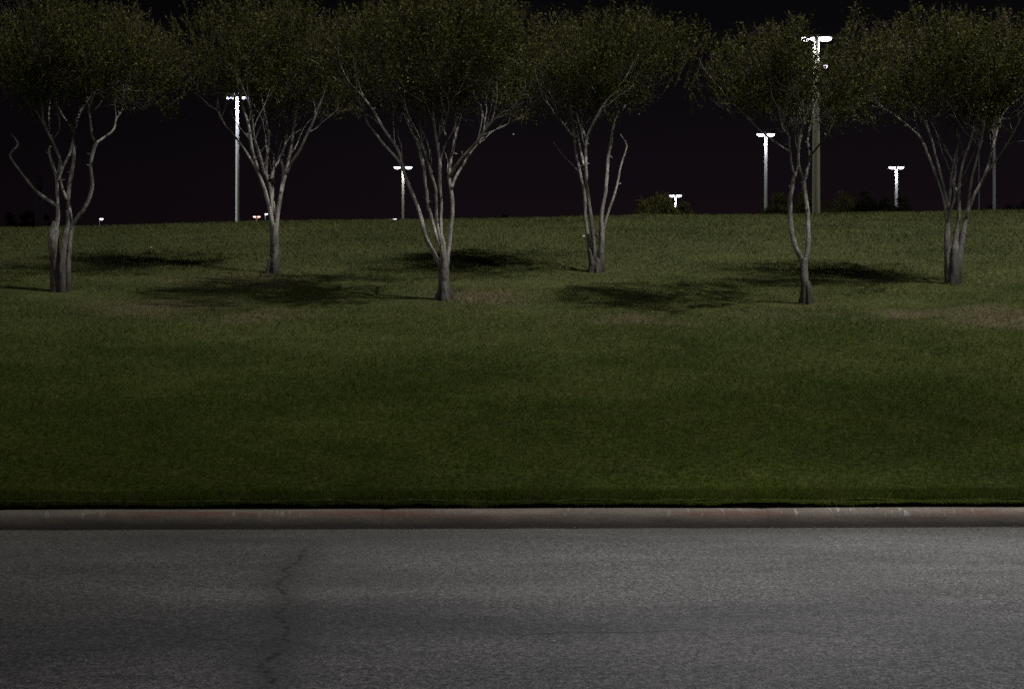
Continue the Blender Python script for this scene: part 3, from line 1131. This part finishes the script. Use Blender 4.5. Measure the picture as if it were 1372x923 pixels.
# two-post sign far left
p = at(52, 236, 150)
gz = ground(p.x, p.y)
root = empty('roadside_sign', Vector((p.x, p.y, gz)))
tag(root, 'tall dark two-post sign behind the far left tree', 'sign')
H = p.z - gz
for xo in (-.28, .36):
    m = MB()
    m.box((xo, .06, (H - 1.5) / 2 - .1), (.12, .12, H - 1.5 + .2))
    m.build('post', POLE_STEEL, root)
m = MB()
m.box((.0, 0, H - .85), (.62, .10, 1.75), None, .02)
pn = m.build('panel', plain('sign_panel', (.05, .042, .055), .5, .3), root)
m = MB()
for zo, hh in ((-.45, .50), (-.98, .50)):
    for sx in (-1, 1):
        m.box((sx * .17 - .02, -.056, H + zo), (.08, .02, hh))
    for sz in (-1, 1):
        m.box((-.02, -.056, H + zo + sz * hh / 2), (.26, .018, .08))
m.build('frame', plain('sign_frame', (.42, .36, .44), .5, .3), pn)


# ------------------------------------------------------------------ shrubs and far trees
def shrub(name, label, cat, px0, px1, ptop, pbot, d, n, mat, seed, group=None, trunk_h=0.0, leaf=.07):
    rng = np.random.default_rng(seed)
    c = at((px0 + px1) / 2, pbot, d)
    gz = ground(c.x, d)
    top = at(0, ptop, d).z
    rx = (px1 - px0) / 2 / F * d
    H = max(top - gz, .4)
    root = empty(name, Vector((c.x, d, gz)))
    tag(root, label, cat, group)
    m = MB()
    for k in range(7):
        a = k / 7 * math.tau + rng.random()
        rr_ = rx * (.3 + .5 * rng.random())
        e = Vector((math.cos(a) * rr_, math.sin(a) * rr_ * .6, H * (.55 + .3 * rng.random())))
        s = Vector((math.cos(a) * .08, math.sin(a) * .08, -.05))
        m.tube(smooth_path([s, (s + e) / 2 + Vector((0, 0, H * .12)), e], 4), list(np.linspace(.05 + .012 * H, .012, 9)), 6)
    m.build('stem' if not trunk_h else 'trunk', TWIG, root)
    # clumps on a dome
    C, A = [], []
    ncl = max(14, n // 130)
    for k in range(ncl):
        th = rng.random() * math.tau
        ph = math.acos(rng.random())
        rad = .62 + .42 * rng.random()
        q = Vector((math.cos(th) * math.sin(ph) * rx * rad, math.sin(th) * math.sin(ph) * rx * .7 * rad, (trunk_h + (H - trunk_h) * math.cos(ph) * rad * .98)))
        if q.z > H * .98:
            q.z = H * (.9 + .08 * rng.random())
        cr = (.10 + .10 * rng.random()) * min(rx, H) * 1.25
        kk = n // ncl
        P = rng.normal(size=(kk, 3)) * cr * .55 + np.array(q)
        Dr = rng.normal(size=(kk, 3)) * .8 + np.array(((q.x / rx), q.y / rx, .8))
        Dr /= np.linalg.norm(Dr, axis=1)[:, None]
        C.append(P)
        A.append(Dr)
    C, A = np.concatenate(C), np.concatenate(A)
    ok = C[:, 2] > .02
    C, A = C[ok], A[ok]
    nn = len(C)
    V = leaf_quads(C, A, leaf * (.7 + .6 * rng.random(nn)), leaf * .5 * (.7 + .6 * rng.random(nn)), rng)
    link('foliage', raw_mesh('foliage', V.reshape(-1, 3), 4, np.clip(rng.normal(.5, .26, nn), 0, .98)), mat, root)
    return root


shrub('bush', 'round olive bush on the crest, lit from the front', 'bush', 850, 914, 260, 284, 52, 12000, BUSH, 21, 'bushes on the crest', leaf=.075)
shrub('bush', 'small low bush at the right foot of the round lit bush', 'bush', 896, 934, 270, 285, 54, 5000, BUSH, 22, 'bushes on the crest', leaf=.07)
for k, (a, b, t, lab) in enumerate([
        (1018, 1070, 262, 'dim low shrub left of the slender forked tree, behind the crest'),
        (1058, 1108, 257, 'dim shrub at the foot of the thick concrete lamp post'),
        (1094, 1154, 259, 'dim shrub just right of the thick concrete lamp post'),
        (1132, 1192, 254, 'dark shrub left of the lamp post that rises from the shrubs'),
        (1170, 1226, 258, 'dark shrub hiding the foot of a lit twin lamp post')]):
    shrub('shrub', lab, 'shrub', a, b, t, 284, 78 + 5 * (k % 3), 15000, BUSH if k < 3 else DARKLEAF, 30 + k, 'shrubs behind the crest', leaf=.14)
for k, (a, b, t, dd, lab) in enumerate([
        (-6, 56, 281, 150, 'black rounded tree behind the far left tree and sign'),
        (50, 78, 290, 160, 'small black tree mass just right of the two-post sign'),
        (203, 268, 291, 170, 'low black treetop left of the floodlight pole'),
        (1300, 1342, 274, 150, 'low dark treetop behind the plain unlit post'),
        (1340, 1392, 262, 150, 'dark treetop at the right edge of the picture'),
        (662, 682, 283, 170, 'tiny dark treetop just right of the tallest tree')]):
    shrub('distant_tree', lab, 'tree', a, b, t, 300, dd, 6000, DARKLEAF, 50 + k, 'distant trees beyond the crest', trunk_h=2.5, leaf=.30)

# fallen leaves lying on the turf
rng = np.random.default_rng(91)
nf_ = 420
fy = 14 + 26 * rng.random(nf_)
fx = (rng.random(nf_) * 2 - 1) * .38 * fy
fc = np.array([(a, b, ground(a, b) + .03) for a, b in zip(fx.tolist(), fy.tolist())])
fa = rng.normal(size=(nf_, 3)) * np.array([1, 1, .35])
fa /= np.linalg.norm(fa, axis=1)[:, None]
FALLEN = mat_leaf('fallen_leaf', (.07, .055, .028), (.20, .165, .09), (.18, .13, .06), .97)
tag(link('fallen_leaves', raw_mesh('fallen_leaves', leaf_quads(fc, fa, .03 + .03 * rng.random(nf_), .015 + .015 * rng.random(nf_), rng).reshape(-1, 3), 4, rng.random(nf_)), FALLEN),
    'small dry leaves fallen on the lawn', 'leaves', kind='stuff')

# grit and bits of dead leaf washed into the gutter
rng = np.random.default_rng(77)
ng = 1500
gx = (rng.random(ng) * 2 - 1) * 6
gt = -np.abs(rng.normal(0, .11, ng)) - .004
gs = .003 + .006 * rng.random(ng) ** 2
V = np.zeros((ng, 4, 3, 3))
for k in range(ng):
    c = np.array([gx[k], 11.2 + .0205 * gx[k] + gt[k], road_z(gx[k], 11.0) + .004])
    q = rng.normal(size=(4, 3))
    q = q / np.linalg.norm(q, axis=1)[:, None] * gs[k] * np.array([1.2, 1.2, .7])
    for f_, (i, j, l) in enumerate(((0, 1, 2), (0, 3, 1), (1, 3, 2), (0, 2, 3))):
        V[k, f_] = c + q[[i, j, l]]
GRIT = plain('grit', (.16, .145, .12), .9, .2, var=.7, scale=90)
tag(link('gutter_grit', raw_mesh('gutter_grit', V.reshape(-1, 3), 3), GRIT), 'fine grit and crumbs scattered along the foot of the kerb', 'grit', kind='stuff')

# ------------------------------------------------------------------ litter on the grass
SCRAP = plain('white_paper', (.75, .75, .73), .7, .2, var=.06)


def scrap(px, py, s, label, yaw):
    p = hit(px, py)
    m = MB()
    vs, fs = [], []
    nn = 5
    for j in range(nn):
        for i in range(nn):
            u_, v_ = (i / (nn - 1) - .5), (j / (nn - 1) - .5)
            vs.append((u_ * s, v_ * s * .7, s * (.30 + .28 * math.sin(u_ * 5 + v_ * 3) + .2 * v_)))
    for j in range(nn - 1):
        for i in range(nn - 1):
            fs.append((j * nn + i, j * nn + i + 1, (j + 1) * nn + i + 1, (j + 1) * nn + i))
    m.add(vs, fs)
    o = m.build('paper_scrap', SCRAP)
    sm = o.modifiers.new('thickness', 'SOLIDIFY')
    sm.thickness = .002
    o.location = p + Vector((0, 0, .05))
    o.rotation_euler.z = yaw
    tag(o, label, 'litter', 'scraps of litter on the lawn')


scrap(782, 320, .055, 'white paper scrap on the grass left of the paired stems', .4)
scrap(203, 335, .035, 'crumpled pale scrap on the grass between the two left trees', 1.3)

# ------------------------------------------------------------------ night sky
w = bpy.data.worlds.new('World')
sc.world = w
w.use_nodes = True
nt = w.node_tree
bg = nt.nodes['Background']
tc = nt.nodes.new('ShaderNodeTexCoord')
nrm = nt.nodes.new('ShaderNodeVectorMath')
nrm.operation = 'NORMALIZE'
nt.links.new(tc.outputs['Generated'], nrm.inputs[0])
sp = nt.nodes.new('ShaderNodeSeparateXYZ')
nt.links.new(nrm.outputs[0], sp.inputs[0])
rp = nt.nodes.new('ShaderNodeValToRGB')
stops = [(0.0, (.0070, .0036, .0050)), (.07, (.0064, .0036, .0052)), (.12, (.0046, .0032, .0046)), (.20, (.0024, .0020, .0026)), (.30, (.0013, .0013, .0014)), (1.0, (.0008, .0008, .0010))]
e = rp.color_ramp.elements
while len(e) < len(stops):
    e.new(.5)
for el, (q, c) in zip(e, stops):
    el.position = q
    el.color = (*c, 1)
nt.links.new(sp.outputs['Z'], rp.inputs[0])
# city glow is stronger towards the middle of the view than at the far sides
mr = nt.nodes.new('ShaderNodeMapRange')
for i, v in enumerate((-.36, -.05, .55, 1.0)):
    mr.inputs[i + 1].default_value = v
nt.links.new(sp.outputs['X'], mr.inputs[0])
mul = nt.nodes.new('ShaderNodeMix')
mul.data_type = 'RGBA'
mul.blend_type = 'MULTIPLY'
mul.inputs[0].default_value = 1
nt.links.new(rp.outputs[0], mul.inputs[6])
nt.links.new(mr.outputs[0], mul.inputs[7])
# one faint star
st = Vector(((688 - CX) / F, 1, (HY - 180) / F)).normalized()
dt = nt.nodes.new('ShaderNodeVectorMath')
dt.operation = 'DISTANCE'
nt.links.new(nrm.outputs[0], dt.inputs[0])
dt.inputs[1].default_value = st
lt = nt.nodes.new('ShaderNodeMath')
lt.operation = 'LESS_THAN'
lt.inputs[1].default_value = .0005
nt.links.new(dt.outputs['Value'], lt.inputs[0])
ad = nt.nodes.new('ShaderNodeMix')
ad.data_type = 'RGBA'
nt.links.new(lt.outputs[0], ad.inputs[0])
nt.links.new(mul.outputs[2], ad.inputs[6])
ad.inputs[7].default_value = (.22, .20, .24, 1)
nt.links.new(ad.outputs[2], bg.inputs[0])
bg.inputs[1].default_value = 1.0


# ------------------------------------------------------------------ lamps outside the frame that light the bank and road, plus added fill lights
def spot(name, loc, target, power, col, radius, angle, blend):
    L = bpy.data.lights.new(name, 'SPOT')
    L.energy = power
    L.color = col
    L.shadow_soft_size = radius
    L.spot_size = math.radians(angle)
    L.spot_blend = blend
    o = bpy.data.objects.new(name, L)
    COL.objects.link(o)
    o.location = loc
    o.rotation_euler = (Vector(target) - Vector(loc)).to_track_quat('-Z', 'Y').to_euler()
    return o


spot('high_mast_light', (26, 10, 41), (2.5, 31, 4), 80000, (1.0, .97, .91), .45, 63, 1.0)
spot('added_fill_light', (-12, -34, 34), (1, 28, 4), 23000, (.97, .97, 1.0), 3.0, 38, 1.0)  # added soft fill from behind the camera to lighten the shadows
spot('street_light', (3.3, 9.7, 6.0), (3.3, 8.1, 0), 1040, (.945, .965, 1.0), .2, 116, 1.0)
spot('added_pole_fill', (-48, 78, 18), (-8, 104, 9), 24000, (.92, .97, .93), .3, 110, 1.0)  # added out of view to brighten the distant poles
spot('added_pole_fill', (50, 58, 18), (16, 92, 6), 9000, (1.0, .97, .86), .3, 100, 1.0)  # added out of view to brighten the shrubs and the concrete pole

# ------------------------------------------------------------------ camera and render settings
cam = bpy.data.cameras.new('camera')
cam.sensor_width = 36
cam.lens = F * 36 / 1372
cam.shift_y = -(461.5 - HY) / 1372
cam.clip_end = 3000
co = bpy.data.objects.new('camera', cam)
COL.objects.link(co)
co.location = (0, 0, CAMZ)
co.rotation_euler = (math.radians(90), 0, 0)
sc.camera = co
sc.view_settings.view_transform = 'Standard'
sc.view_settings.look = 'None'
sc.view_settings.exposure = 0
sc.view_settings.gamma = 1
sc.view_settings.use_curve_mapping = False
sc.render.engine = 'CYCLES'
sc.cycles.use_denoising = False
sc.cycles.max_bounces = 5
sc.cycles.diffuse_bounces = 2
sc.cycles.glossy_bounces = 2
sc.cycles.transmission_bounces = 3
sc.cycles.sample_clamp_indirect = 1.0
sc.cycles.use_light_tree = True
